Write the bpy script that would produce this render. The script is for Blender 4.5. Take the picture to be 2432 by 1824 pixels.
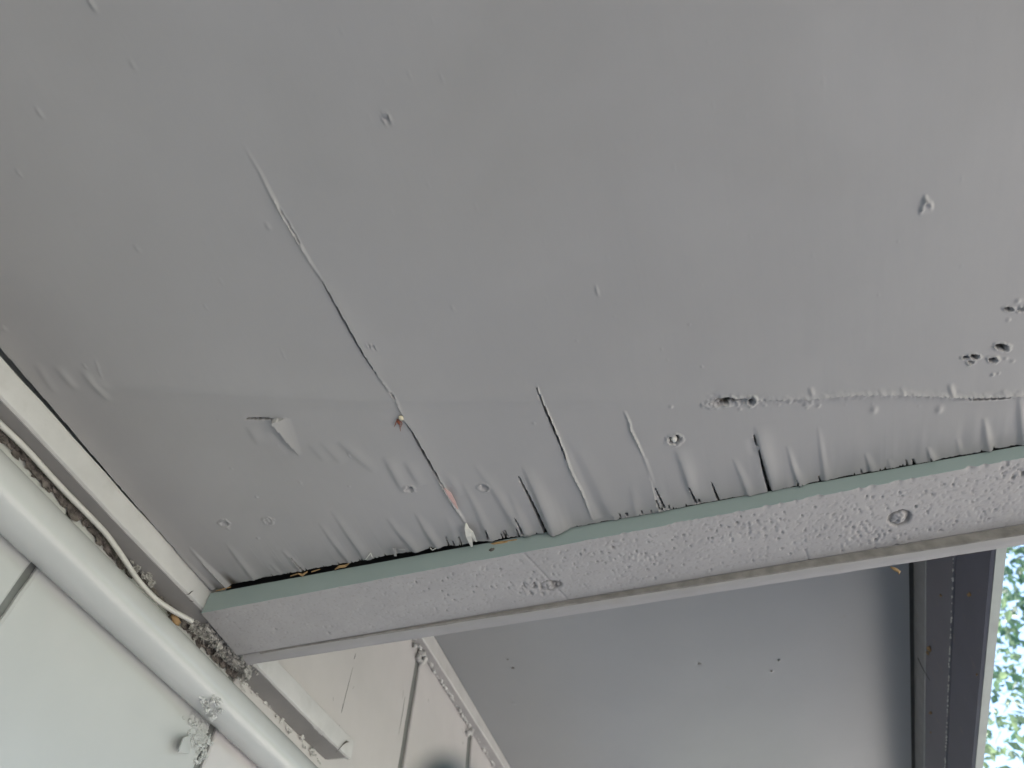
import bpy, math, random
import numpy as np
from mathutils import Matrix, Vector

for o in list(bpy.data.objects):
    bpy.data.objects.remove(o)
SC = bpy.context.scene
COL = SC.collection
rng = np.random.default_rng(7)
random.seed(7)

# ------------------------------------------------------------------ camera
CX, CY, F = 1216.0, 912.0, 1721.43
CZ = 1.80                                   # camera height above the ground


def _basis():
    z = np.array([1305 - CX, -360 - CY, F]); z /= np.linalg.norm(z)
    y = np.array([2050 - CX, 3300 - CY, F]); y -= z * (y @ z); y /= np.linalg.norm(y)
    return np.array([np.cross(y, z), y, z])


M = _basis()


def ray(p):
    return M @ np.array([p[0] - CX, p[1] - CY, F])


def onz(p, h):
    d = ray(p); return d * h / d[2]


def onx(p, x):
    d = ray(p); return d * x / d[0]


cam = bpy.data.cameras.new('camera')
cam_o = bpy.data.objects.new('camera', cam)
COL.objects.link(cam_o)
mw = Matrix.Identity(4)
for i in range(3):
    mw[i][0] = M[i, 0]; mw[i][1] = -M[i, 1]; mw[i][2] = -M[i, 2]
mw[2][3] = CZ
cam_o.matrix_world = mw
cam.sensor_width = 36.0
cam.lens = 36.0 * F / 2432.0
cam.clip_start = 0.02
cam.clip_end = 2000.0
cam.dof.use_dof = True
cam.dof.focus_distance = 0.92
cam.dof.aperture_fstop = 6.5
SC.camera = cam_o

# ------------------------------------------------------------------ light
SUN_EL = math.radians(62)
SUN_AZ_VEC = Vector((-0.96, 0.28, 0)).normalized()      # the sun stands behind the house
world = bpy.data.worlds.new('World'); SC.world = world
world.use_nodes = True
nt = world.node_tree
for n in list(nt.nodes):
    nt.nodes.remove(n)
sky = nt.nodes.new('ShaderNodeTexSky'); sky.sky_type = 'NISHITA'; sky.sun_disc = False
sky.sun_elevation = SUN_EL
sky.sun_rotation = math.atan2(SUN_AZ_VEC.x, SUN_AZ_VEC.y)
sky.air_density = 1.0; sky.dust_density = 2.5; sky.ozone_density = 1.0
bg = nt.nodes.new('ShaderNodeBackground'); bg.inputs[1].default_value = 0.15
wo = nt.nodes.new('ShaderNodeOutputWorld')
nt.links.new(sky.outputs[0], bg.inputs[0]); nt.links.new(bg.outputs[0], wo.inputs[0])
sun = bpy.data.lights.new('sun', 'SUN'); sun.energy = 4.0; sun.angle = math.radians(0.5)
sun.color = (1.0, 0.95, 0.88)
sun_o = bpy.data.objects.new('sun', sun); COL.objects.link(sun_o)
sd = Vector((SUN_AZ_VEC.x * math.cos(SUN_EL), SUN_AZ_VEC.y * math.cos(SUN_EL), math.sin(SUN_EL)))
sun_o.rotation_euler = sd.to_track_quat('Z', 'Y').to_euler()
sun_o.location = (0, 0, 12)
SC.view_settings.view_transform = 'Standard'
SC.view_settings.look = 'None'
SC.view_settings.exposure = 2.08
SC.view_settings.gamma = 1.0
SC.view_settings.use_curve_mapping = False
SC.render.engine = 'CYCLES'
SC.cycles.max_bounces = 8
SC.cycles.diffuse_bounces = 6

# ------------------------------------------------------------------ noise
_T = rng.random((256, 256))


def vnoise(x, y):
    xi = np.floor(x).astype(int); yi = np.floor(y).astype(int)
    fx = x - xi; fy = y - yi
    fx = fx * fx * (3 - 2 * fx); fy = fy * fy * (3 - 2 * fy)
    a = _T[xi % 256, yi % 256]; b = _T[(xi + 1) % 256, yi % 256]
    c = _T[xi % 256, (yi + 1) % 256]; d = _T[(xi + 1) % 256, (yi + 1) % 256]
    return (a * (1 - fx) + b * fx) * (1 - fy) + (c * (1 - fx) + d * fx) * fy - 0.5


def fbm(x, y, n=4):
    s = 0; a = 1.0
    for k in range(n):
        s = s + a * vnoise(x * 2 ** k + 17.3 * k, y * 2 ** k + 5.1 * k); a *= 0.5
    return s


# ------------------------------------------------------------------ materials
def mat(name, col, rough=0.55, var=0.06, vscale=8.0, bumps=(), spec=0.4, dirt=None, coords='Object', bare=False):
    """principled paint: colour varied by noise, relief by several noise bumps (scale, strength, distance, stretch)"""
    m = bpy.data.materials.new(name); m.use_nodes = True
    t = m.node_tree; N = t.nodes; L = t.links
    p = N['Principled BSDF']
    p.inputs['Roughness'].default_value = rough
    p.inputs['Specular IOR Level'].default_value = spec
    tc = N.new('ShaderNodeTexCoord')
    n1 = N.new('ShaderNodeTexNoise'); n1.inputs['Scale'].default_value = vscale; n1.inputs['Detail'].default_value = 6
    L.new(tc.outputs[coords], n1.inputs['Vector'])
    r = N.new('ShaderNodeValToRGB')
    r.color_ramp.elements[0].position = 0.3; r.color_ramp.elements[1].position = 0.7
    r.color_ramp.elements[0].color = tuple(c * (1 - var) for c in col) + (1,)
    r.color_ramp.elements[1].color = tuple(min(1, c * (1 + var)) for c in col) + (1,)
    L.new(n1.outputs['Fac'], r.inputs['Fac'])
    out = r.outputs['Color']
    if dirt:
        dcol, dscale, lo, hi, amt = dirt
        n2 = N.new('ShaderNodeTexNoise'); n2.inputs['Scale'].default_value = dscale; n2.inputs['Detail'].default_value = 8
        L.new(tc.outputs[coords], n2.inputs['Vector'])
        mr = N.new('ShaderNodeMapRange'); mr.inputs[1].default_value = lo; mr.inputs[2].default_value = hi
        mr.inputs[4].default_value = amt
        L.new(n2.outputs['Fac'], mr.inputs[0])
        mx = N.new('ShaderNodeMix'); mx.data_type = 'RGBA'
        L.new(mr.outputs[0], mx.inputs[0]); L.new(out, mx.inputs[6]); mx.inputs[7].default_value = tuple(dcol) + (1,)
        out = mx.outputs[2]
    if bare:      # dark brown mixed in by depth; raw veneer at the torn edge (mesh attribute)
        at = N.new('ShaderNodeAttribute'); at.attribute_name = 'bare'
        mx = N.new('ShaderNodeMix'); mx.data_type = 'RGBA'
        L.new(at.outputs['Fac'], mx.inputs[0]); L.new(out, mx.inputs[6]); mx.inputs[7].default_value = (.085, .072, .058, 1)
        out = mx.outputs[2]
    L.new(out, p.inputs['Base Color'])
    prev = None
    for (sc, st, dist, stretch) in bumps:
        mp = N.new('ShaderNodeMapping'); mp.inputs['Scale'].default_value = stretch
        L.new(tc.outputs[coords], mp.inputs['Vector'])
        nb = N.new('ShaderNodeTexNoise'); nb.inputs['Scale'].default_value = sc; nb.inputs['Detail'].default_value = 4
        L.new(mp.outputs[0], nb.inputs['Vector'])
        b = N.new('ShaderNodeBump'); b.inputs['Strength'].default_value = st; b.inputs['Distance'].default_value = dist
        L.new(nb.outputs['Fac'], b.inputs['Height'])
        if prev: L.new(prev, b.inputs['Normal'])
        prev = b.outputs['Normal']
    if prev: L.new(prev, p.inputs['Normal'])
    return m


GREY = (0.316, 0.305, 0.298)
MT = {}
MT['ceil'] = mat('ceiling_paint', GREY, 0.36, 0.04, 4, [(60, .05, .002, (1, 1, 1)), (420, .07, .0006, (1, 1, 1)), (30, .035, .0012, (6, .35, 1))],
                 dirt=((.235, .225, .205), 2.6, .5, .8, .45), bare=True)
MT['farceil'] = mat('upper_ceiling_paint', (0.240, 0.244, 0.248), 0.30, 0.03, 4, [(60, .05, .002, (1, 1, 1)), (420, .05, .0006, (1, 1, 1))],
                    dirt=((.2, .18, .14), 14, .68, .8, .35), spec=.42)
MT['teal'] = mat('smooth_beam_blue_green', (0.272, 0.325, 0.314), 0.45, 0.03, 9, [(40, .08, .001, (1, 1, 1))])  # blue-green tint for the beam's near face only
MT['rough'] = mat('rough_sawn_paint', (0.335, 0.321, 0.314), 0.6, 0.05, 30, [(150, .28, .0010, (.18, 1, 1)), (420, .35, .0008, (.35, 1, 1))],
                  dirt=((.22, .21, .20), 230, .58, .72, .55), bare=True)
MT['edge'] = mat('edge_board_paint', (0.315, 0.302, 0.298), 0.5, 0.05, 12, [(90, .2, .001, (.3, 1, 1)), (500, .2, .0004, (1, 1, 1))],
                 dirt=((.25, .20, .14), 10, .55, .75, .55))
MT['dustband'] = mat('brown_dust', (0.215, 0.20, 0.185), 0.9, 0.22, 60, [(300, .5, .001, (1, 1, 1))], spec=.1)
MT['wall'] = mat('siding_paint', (0.462, 0.466, 0.452), 0.45, 0.035, 7, [(25, .1, .002, (1, 1, .3)), (300, .12, .0006, (1, 1, 1))],
                 dirt=((.50, .46, .45), 9, .6, .8, .35))
MT['wall2'] = mat('siding_paint_pinkish', (0.505, 0.482, 0.474), 0.5, 0.05, 7, [(25, .1, .002, (1, 1, .3)), (300, .12, .0006, (1, 1, 1))], dirt=((.44, .41, .38), 9, .6, .8, .4))
MT['backing'] = mat('groove_paint', (0.17, 0.175, 0.165), 0.6, 0.15, 30, [(120, .4, .002, (1, 1, .3))])
MT['under'] = mat('underside_shade_grey', (0.25, 0.24, 0.236), 0.5, 0.06, 18, [(30, .2, .002, (1, .3, 1)), (260, .25, .0008, (1, 1, 1))])  # ledger underside: its shade is put into this darker grey
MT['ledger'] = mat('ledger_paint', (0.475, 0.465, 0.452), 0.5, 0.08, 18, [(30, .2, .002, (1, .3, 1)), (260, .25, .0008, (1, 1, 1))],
                   dirt=((.34, .32, .29), 30, .55, .8, .5))
MT['pipe'] = mat('pipe_paint', (0.442, 0.444, 0.432), 0.24, 0.06, 10, [(30, .05, .001, (1, 1, 1)), (300, .06, .0004, (1, 1, 1))], spec=.6,
                 dirt=((.42, .39, .37), 20, .62, .8, .3))
MT['cable'] = mat('cable_paint', (0.50, 0.485, 0.46), 0.35, 0.06, 40, [(200, .1, .0004, (1, 1, 1))])
MT['crust'] = mat('dirt_and_shade', (0.13, 0.115, 0.105), 0.9, 0.45, 90, [(260, .6, .002, (1, 1, 1))], spec=.1)
MT['caulk'] = mat('dry_filler', (0.50, 0.49, 0.475), 0.7, 0.2, 80, [(300, .5, .001, (1, 1, 1))], spec=.2)
MT['fluff'] = mat('grey_fluff', (0.31, 0.30, 0.28), 0.9, 0.35, 160, [(500, .6, .001, (1, 1, 1))], spec=.1)
MT['fascia'] = mat('fascia_shade', (0.155, 0.145, 0.165), 0.5, 0.06, 8, [(80, .15, .001, (1, .3, 1))], dirt=((.25, .2, .16), 25, .62, .8, .5))  # darker than the common grey: backlit shade put into the colour
MT['fascia_low'] = mat('lower_fascia_shade', (0.108, 0.104, 0.13), 0.5, 0.06, 8, [(80, .15, .001, (1, .3, 1))], dirt=((.22, .17, .14), 25, .62, .8, .5))  # darker again, with the backlit shade in the colour
MT['fascia_edge'] = mat('fascia_edge_paint', (0.28, 0.305, 0.29), 0.55, 0.08, 20, [(150, .3, .001, (1, .3, 1))])
MT['white_wood'] = mat('pale_splinter', (0.62, 0.60, 0.54), 0.6, 0.1, 60, [(300, .4, .0006, (1, .2, 1))])
MT['raw_wood'] = mat('raw_wood', (0.33, 0.21, 0.10), 0.7, 0.2, 120, [(300, .4, .0006, (1, .2, 1))])
MT['pink_wood'] = mat('pinkish_veneer', (0.55, 0.36, 0.33), 0.6, 0.1, 120)
MT['insect'] = mat('insect_red_brown', (0.17, 0.045, 0.02), 0.4, 0.2, 300)
MT['insect_pale'] = mat('insect_cream', (0.62, 0.54, 0.38), 0.5, 0.1, 300)
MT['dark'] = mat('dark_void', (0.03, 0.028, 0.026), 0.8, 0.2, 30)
MT['rod'] = mat('dark_green_rod', (0.05, 0.06, 0.055), 0.5, 0.1, 60)
MT['roof'] = mat('roof_felt', (0.10, 0.095, 0.09), 0.9, 0.2, 30, [(80, .4, .004, (1, 1, 1))])
MT['slab'] = mat('concrete_slab', (0.22, 0.215, 0.21), 0.85, 0.12, 6, [(60, .3, .004, (1, 1, 1))], dirt=((.2, .19, .17), 3, .55, .75, .5))
MT['drive'] = mat('pale_gravel', (0.48, 0.455, 0.41), 0.9, 0.2, 40, [(90, .6, .01, (1, 1, 1))])
MT['grass'] = mat('grass', (0.06, 0.10, 0.03), 0.9, 0.4, 6, [(40, .6, .02, (1, 1, 1))])
MT['bark'] = mat('bark', (0.12, 0.09, 0.065), 0.9, 0.3, 20, [(30, .7, .02, (1, 1, .2))])


def leaf_mat(name, a, b):
    m = bpy.data.materials.new(name); m.use_nodes = True
    t = m.node_tree; N = t.nodes; L = t.links
    p = N['Principled BSDF']; p.inputs['Roughness'].default_value = 0.45
    g = N.new('ShaderNodeNewGeometry'); r = N.new('ShaderNodeValToRGB')
    r.color_ramp.elements[0].color = a + (1,); r.color_ramp.elements[1].color = b + (1,)
    L.new(g.outputs['Random Per Island'], r.inputs['Fac']); L.new(r.outputs[0], p.inputs['Base Color'])
    tr = N.new('ShaderNodeBsdfTranslucent'); L.new(r.outputs[0], tr.inputs[0])
    mx = N.new('ShaderNodeMixShader'); mx.inputs[0].default_value = 0.5
    L.new(p.outputs[0], mx.inputs[1]); L.new(tr.outputs[0], mx.inputs[2])
    L.new(mx.outputs[0], N['Material Output'].inputs['Surface'])
    return m


MT['leaf'] = leaf_mat('leaf_green', (0.07, 0.125, 0.085), (0.17, 0.24, 0.13))
MT['leaf2'] = leaf_mat('leaf_bluish', (0.03, 0.075, 0.05), (0.07, 0.13, 0.07))


# ------------------------------------------------------------------ mesh helpers
class MB:
    def __init__(s):
        s.v = []; s.f = []; s.n = 0

    def add(s, verts, faces):
        verts = np.asarray(verts, float).reshape(-1, 3)
        s.v.append(verts)
        s.f.extend([tuple(i + s.n for i in f) for f in faces]); s.n += len(verts)

    def hexa(s, p):      # 8 points: bottom ring 0-3, top ring 4-7
        s.add(p, [(0, 3, 2, 1), (4, 5, 6, 7), (0, 1, 5, 4), (1, 2, 6, 5), (2, 3, 7, 6), (3, 0, 4, 7)])

    def box(s, a, b):
        x0, y0, z0 = a; x1, y1, z1 = b
        s.hexa([(x0, y0, z0), (x1, y0, z0), (x1, y1, z0), (x0, y1, z0), (x0, y0, z1), (x1, y0, z1), (x1, y1, z1), (x0, y1, z1)])

    def sweep(s, rings, closed=True, caps=True):
        rings = np.asarray(rings, float); n, k, _ = rings.shape
        fs = []
        for i in range(n - 1):
            for j in range(k if closed else k - 1):
                j2 = (j + 1) % k
                fs.append((i * k + j, i * k + j2, (i + 1) * k + j2, (i + 1) * k + j))
        if caps:
            fs.append(tuple(range(k - 1, -1, -1))); fs.append(tuple((n - 1) * k + j for j in range(k)))
        s.add(rings.reshape(-1, 3), fs)

    def grid(s, P):
        n, k, _ = P.shape
        i, j = np.meshgrid(np.arange(n - 1), np.arange(k - 1), indexing='ij')
        a = (i * k + j).ravel()
        s.add(P.reshape(-1, 3), np.stack([a, a + 1, a + k + 1, a + k], 1).tolist())

    def tube(s, pts, r, k=8):
        pts = np.asarray(pts, float); n = len(pts)
        r = np.broadcast_to(np.asarray(r, float), (n,))
        rings = []
        for i in range(n):
            d = pts[min(i + 1, n - 1)] - pts[max(i - 1, 0)]; d = d / (np.linalg.norm(d) + 1e-12)
            u = np.cross(d, [0.31, 0.17, 0.93]); u /= np.linalg.norm(u) + 1e-12
            w = np.cross(d, u)
            a = np.linspace(0, 2 * np.pi, k, endpoint=False)
            rings.append(pts[i] + r[i] * (np.cos(a)[:, None] * u + np.sin(a)[:, None] * w))
        s.sweep(rings)

    def blob(s, c, rad, seed=0, rough=.35, nu=8, nv=6, freq=2.2):
        rad = np.broadcast_to(np.asarray(rad, float), (3,))
        rr = np.random.default_rng(seed)
        off = rr.random(2) * 90
        u = np.linspace(0, 2 * np.pi, nu, endpoint=False); v = np.linspace(0, np.pi, nv)
        P = []
        for b in v:
            d = np.stack([np.cos(u) * np.sin(b), np.sin(u) * np.sin(b), np.full(nu, np.cos(b))], 1)
            k = 1 + rough * 2 * fbm(d[:, 0] * freq + off[0] + d[:, 2] * 1.7, d[:, 1] * freq + off[1] - d[:, 2] * 1.3, 3)
            P.append(np.asarray(c) + d * rad * k[:, None])
        s.sweep(P, caps=True)

    def obj(s, name, m, parent=None, smooth=False, label=None, cat=None, group=None, kind=None, auto=None):
        V = np.concatenate(s.v) if s.v else np.zeros((0, 3))
        V = V + np.array([0, 0, CZ])
        if parent is not None:
            V = V - np.array(parent.location)
            loc = (0, 0, 0)
        else:
            c = V.mean(0); loc = tuple(c); V = V - c
        me = bpy.data.meshes.new(name)
        me.from_pydata(V.tolist(), [], s.f)
        me.materials.append(m)
        if smooth:
            me.polygons.foreach_set('use_smooth', [True] * len(me.polygons))
            if auto: me.set_sharp_from_angle(angle=math.radians(auto))
        me.update()
        o = bpy.data.objects.new(name, me); COL.objects.link(o)
        o.location = loc
        if parent is not None: o.parent = parent
        if label: o['label'] = label
        if cat: o['category'] = cat
        if group: o['group'] = group
        if kind: o['kind'] = kind
        return o


def bevel(o, w=.002, seg=2):
    b = o.modifiers.new('bevel', 'BEVEL'); b.width = w; b.segments = seg; b.limit_method = 'ANGLE'
    return o


def thing(name, loc, label, cat, group=None):
    o = bpy.data.objects.new(name, None); COL.objects.link(o)
    o.empty_display_size = .05
    o.location = (loc[0], loc[1], loc[2] + CZ); o['label'] = label; o['category'] = cat
    if group: o['group'] = group
    return o


def lerp(y, ys, vs):
    return np.interp(y, ys, vs)


# ------------------------------------------------------------------ main planes (metres, camera at the origin)
H1 = 0.62            # underside of the near ceiling
H2 = 1.092           # underside of the higher ceiling beyond the beam
XW = -0.70           # face of the house wall
GZ = -CZ             # ground

# ------------------------------------------------------------------ ground
g = MB(); g.box((-900, -900, GZ - .3), (900, 900, GZ - .012)); o = g.obj('lawn', MT['grass']); o['kind'] = 'structure'
g = MB(); g.box((XW - .3, -8, GZ - .2), (1.149, 10, GZ + .0)); o = g.obj('pavement', MT['slab']); o['kind'] = 'structure'
g = MB(); g.box((1.15, -16, GZ - .2), (9.0, 20, GZ - .006)); o = g.obj('driveway', MT['drive']); o['kind'] = 'structure'

# ------------------------------------------------------------------ house wall: vertical boards with open joints
wall = thing('house_wall', (XW, 0, GZ), 'pale painted wall of wide vertical boards behind the pipe', 'wall')
b = MB(); b.box((XW - .16, -4.0, GZ), (XW - .006, 7.0, H2 + .25)); b.obj('wall_backing', MT['backing'], wall)
JT = [-3.9, -3.5, -3.1, -2.7, -2.3, -1.93, -1.54, -1.15, -.74, -.34, .07, .463, .842, 1.47, 1.883, 2.29, 2.7, 3.1, 3.5, 3.9, 4.4, 4.9, 5.4, 6.0, 6.6, 7.0]
HWJ = {.463: .0055, .842: .0085, 1.47: .014, 1.883: .018}
for a, c in zip(JT[:-1], JT[1:]):
    zs = np.arange(GZ, H2 + .2, .012) if 0 < c and a < 2.3 else np.array([GZ, H2 + .2])
    n1 = .0016 * fbm(zs * 60, zs * 0 + a * 31, 3); n2 = .0022 * fbm(zs * 45 + 9, zs * 0 + c * 31, 3)
    prof = []
    for z, e1, e2 in zip(zs, n1, n2):
        y0 = a + HWJ.get(a, .005) + e1; y1 = c - HWJ.get(c, .005) + e2
        prof.append([(XW - .0055, y0, z), (XW - .002, y0, z), (XW, y0 + .003, z), (XW, y1 - .003, z), (XW - .002, y1, z), (XW - .0055, y1, z)])
    b = MB(); b.sweep(prof)
    b.obj('siding_board', MT['wall2' if a > .8 else 'wall'], wall)

# ------------------------------------------------------------------ near ledger along the wall
LP = [(0, 923), (88, 1025), (274, 1225), (481, 1458), (619, 1598), (700, 1680), (827, 1805)]
lp3 = np.array([onx(p, -.662) for p in LP])
LY = np.concatenate([[-2.5], lp3[:, 1]]); LZ = np.concatenate([[.575], lp3[:, 2]])
ys = np.concatenate([np.arange(-2.4, .2, .2), np.arange(.2, 1.1705, .004)])
_pf = np.polyfit(lp3[:, 1], lp3[:, 2], 2)
zb = np.where(ys > .25, np.polyval(_pf, ys), lerp(ys, [-2.4, .25], [.575, np.polyval(_pf, .25)])) + .0006 * fbm(ys * 30, ys * 0, 3)
xf = lerp(ys, [0, .259, .375, .484, .673, 1.2], [-.672, -.6685, -.664, -.662, -.657, -.657])
chip = np.clip(fbm(ys * 22, ys * 0 + 4, 4) - .28, 0, 1) * .012
th = .0355
END = np.where(ys > 1.10, 1, 0)
rings = []
for y, z, x, c in zip(ys, zb, xf, chip):
    e = .0
    xx = x + .0004 * math.sin(y * 61)
    rings.append([(XW, y - e, z + .001), (xx - .004 - c, y, z), (xx - .001, y, z + .0016 + c * .5), (xx, y, z + .004 + c), (xx, y, z + th - .003), (xx - .003, y, z + th), (XW, y, z + th)])
rings = np.array(rings)
# square-cut end, a little out of true
rings[-1, :, 1] += np.where(rings[-1, :, 0] < -.68, -.03, 0)
lb = MB(); lb.sweep(rings)
ledger = lb.obj('ledger_board', MT['ledger'], smooth=True, auto=35,
                label='square pale ledger board just above the painted pipe, cut off beyond the beam', cat='ledger', group='ledger boards along the wall')
ub = MB()
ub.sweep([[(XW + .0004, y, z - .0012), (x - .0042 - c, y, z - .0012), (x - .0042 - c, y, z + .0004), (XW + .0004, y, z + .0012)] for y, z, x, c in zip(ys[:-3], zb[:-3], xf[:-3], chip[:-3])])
ub.obj('underside', MT['under'], ledger, label='underside of the ledger with its shade put into a darker grey')
# hairline splits in its end by the beam
cr = MB()
for pts in ([(441, 1412), (449, 1411), (455, 1405), (460, 1403)], [(450, 1426), (456, 1428), (461, 1428)]):
    P = [onx(p, -.6572) for p in pts]; cr.tube(P, [.0001] + [.0006] * (len(P) - 2) + [.0001], 5)
cr.obj('crack', MT['dark'], ledger)

# ------------------------------------------------------------------ upper ledger
ys = np.arange(.80, 5.2, .006)
rng_n = fbm(ys * 30, ys * 0 + 2, 4)
zb2 = lerp(ys, [.8, 1.43, 2.11, 5], [1.030, 1.043, 1.062, 1.066]) + .0008 * rng_n
xf2 = lerp(ys, [.8, 1.43, 2.11, 5], [-.676, -.674, -.668, -.668])
rings = [[(XW, y, z - .001), (x - .002, y, z), (x, y, z + .002), (x, y, H2 - .0015), (XW, y, H2 - .0015)] for y, z, x in zip(ys, zb2, xf2)]
lb = MB(); lb.sweep(rings)
ledger2 = lb.obj('ledger_board', MT['ledger'], label='narrow pale ledger board under the higher ceiling beyond the beam', cat='ledger', group='ledger boards along the wall')
ub = MB(); ub.sweep([[(XW + .0004, y, z - .0018), (x - .002, y, z - .0010), (x - .002, y, z - .0002), (XW + .0004, y, z - .0011)] for y, z, x in zip(ys, zb2, xf2)])
ub.obj('underside', MT['rough'], ledger2)  # grey in place of ledger paint: underside shade put into the colour
fm = MB()
for k in range(150):
    y = 1.36 + rng.random() * 1.0; z = float(lerp(y, ys, zb2))
    s_ = .0015 + .0035 * rng.random() ** 2
    fm.blob((XW + .004 + rng.random() * .006, y, z - .001 + rng.normal() * .002), (s_, s_ * 2.2, s_), seed=k, rough=.6, nu=6, nv=5)
for (px, r) in [((1000, 1552), .010), ((993, 1563), .009), ((1010, 1566), .007), ((986, 1533), .007), ((1119, 1735), .011), ((1112, 1742), .008), ((1000, 1572), .008)]:
    P = onx(px, XW + .006); fm.blob(P, (r * .8, r, r), seed=int(px[0]), rough=.6, nu=9, nv=7)
fm.obj('filler_bead', MT['caulk'], ledger2, smooth=True)

# ------------------------------------------------------------------ near plywood ceiling
PX2M = lambda p: onz(p, H1)[:2]
A0 = onz((499, 1408), H1); A1 = onz((2432, 1056), H1)            # near face of the beam at ceiling level


def beam_y(x):
    return A0[1] + (x - A0[0]) * (A1[1] - A0[1]) / (A1[0] - A0[0])


xs = np.concatenate([[-.668], np.arange(-.6665, .376, .0011), np.arange(.38, .625, .01)])
tv = np.concatenate([np.arange(-1.6, -.04, .06), np.arange(-.04, .36, .003), np.arange(.36, .62, .0013), np.arange(.62, .6795, .0010)])
tv = np.concatenate([tv, [.68]])
px_of = lambda p: onz(p, H1)[0]
gx = [px_of((499, 1405)), px_of((540, 1395)), px_of((600, 1380)), px_of((833, 1335)), px_of((1036, 1295)), px_of((1110, 1282)), px_of((1240, 1262)), px_of((1300, 1260)), .40]
gap = lerp(xs, gx, [.0014, .0036, .0074, .0076, .0070, .0052, .0026, .0012, .0008])
jag = np.abs(vnoise(xs * 700, xs * 0 + 3)) * .0016 + np.abs(vnoise(xs * 190, xs * 0 + 8)) * .0022
notch = np.where(rng.random(len(xs)) < .05, rng.random(len(xs)) * .006, 0)
yedge = beam_y(xs) - gap - jag - notch
# every column ends on the ragged edge
T = (tv - .60) / (.68 - .60)
YY = np.where(tv[None, :] < .60, tv[None, :], .60 + T[None, :] * (yedge[:, None] - .60))
XX = np.repeat(xs[:, None], len(tv), 1)
HH = np.zeros_like(XX)                                              # positive = hanging down


def poly_dist(pts):
    """signed distance (positive towards +x), position 0..1 along the line, for grid points near it"""
    P = np.array([PX2M(p) for p in pts])
    seg = np.linalg.norm(np.diff(P, axis=0), axis=1); tot = seg.sum(); acc = np.concatenate([[0], np.cumsum(seg)]) / tot
    lo = P.min(0) - .07; hi = P.max(0) + .07
    ix = np.where((xs > lo[0]) & (xs < hi[0]))[0]
    if len(ix) == 0: return None
    sl = slice(ix[0], ix[-1] + 1)
    jy = np.where((tv > lo[1] - .02) & (tv < hi[1] + .05))[0]
    sj = slice(jy[0], jy[-1] + 1)
    X = XX[sl, sj]; Y = YY[sl, sj]
    D = np.full(X.shape, 9.); S = np.ones(X.shape); TT = np.zeros(X.shape); BY = np.zeros(X.shape)
    for k in range(len(P) - 1):
        d = P[k + 1] - P[k]; L2 = d @ d
        tr = ((X - P[k, 0]) * d[0] + (Y - P[k, 1]) * d[1]) / L2
        t = np.clip(tr, 0, 1)
        ex = X - P[k, 0] - t * d[0]; ey = Y - P[k, 1] - t * d[1]
        dd = np.hypot(ex, ey); m = dd < D
        D[m] = dd[m]
        over = np.where((k == 0) & (tr < 0), -tr, np.where((k == len(P) - 2) & (tr > 1), tr - 1, 0)) * math.sqrt(L2)
        BY[m] = over[m]
        cr_ = -(d[0] * ey - d[1] * ex)
        S[m] = np.sign(cr_)[m]; TT[m] = (acc[k] + t * (acc[k + 1] - acc[k]))[m]
    return sl, sj, D, S, TT, BY


def taper(t, kind):
    if kind == 'start': return np.clip(t, 0, 1) ** .8
    if kind == 'both': return np.sin(np.pi * np.clip(t, 0, 1)) ** .7
    if kind == 'end': return np.clip(1 - t, 0, 1) ** .8
    return np.ones_like(t)


def ridge(pts, amp, sl_, sr_, kind='start'):
    r = poly_dist(pts)
    if r is None: return
    a, bb, D, S, t, _ = r
    k_ = 1.0 if max(sl_, sr_) < .0032 else .74
    sg = np.where(S > 0, sr_ * (.5 + .5 * k_), sl_ * k_); amp = amp * (.5 + .5 * k_) * (.62 if pts[0][0] > 1700 and k_ < 1 else .9)
    # fan out towards the wide end
    if kind == 'start': sg = sg * (.45 + .55 * t)
    HH[a, bb] += amp * taper(t, kind) * np.exp(-(D / sg) ** 2)


def lip(pts, amp, sig, side=1, kind='both'):
    r = poly_dist(pts)
    if r is None: return
    a, bb, D, S, t, by = r
    HH[a, bb] += np.where(S * side > 0, amp * taper(t, kind) * np.exp(-D / sig) * np.exp(-(by / .003)), 0)


def slit(pts, w, depth=.006, kind='both', wob=.0):
    r = poly_dist(pts)
    if r is None: return
    a, bb, D, S, t, _ = r
    ww = w * np.maximum(taper(t, kind), .05)
    HH[a, bb] -= depth * np.clip((ww - D) / (.6 * w) + .5, 0, 1) * (taper(t, kind) > .08)


def bump(p, amp, r, ex=1.0):
    r = r * .8
    c = PX2M(p)
    ix = np.where(np.abs(xs - c[0]) < 3.5 * r)[0]
    jy = np.where(np.abs(tv - c[1]) < 3.5 * r * ex + .02)[0]
    if len(ix) == 0 or len(jy) == 0: return
    sl = slice(ix[0], ix[-1] + 1); sj = slice(jy[0], jy[-1] + 1)
    d2 = ((XX[sl, sj] - c[0]) / r) ** 2 + ((YY[sl, sj] - c[1]) / (r * ex)) ** 2
    HH[sl, sj] += .45 * amp * np.exp(-d2)


def pit(p, depth, rx, ry, rot=0., seed=0):
    """ragged hole in the paint: steep far side, soft near side"""
    c = PX2M(p); R = max(rx, ry)
    ix = np.where(np.abs(xs - c[0]) < 2.5 * R)[0]; jy = np.where(np.abs(tv - c[1]) < 2.5 * R + .02)[0]
    if len(ix) == 0 or len(jy) == 0: return
    sl = slice(ix[0], ix[-1] + 1); sj = slice(jy[0], jy[-1] + 1)
    x = XX[sl, sj] - c[0]; y = YY[sl, sj] - c[1]
    u = (x * math.cos(rot) + y * math.sin(rot)) / rx; v = (-x * math.sin(rot) + y * math.cos(rot)) / ry
    q = np.hypot(u, v) + .5 * fbm(x * 350 + seed, y * 350, 3)
    HH[sl, sj] -= depth * np.clip((1 - q) * 2.2, 0, 1)
    HH[sl, sj] += .0012 * np.exp(-((q - 1.25) / .22) ** 2)


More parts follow.
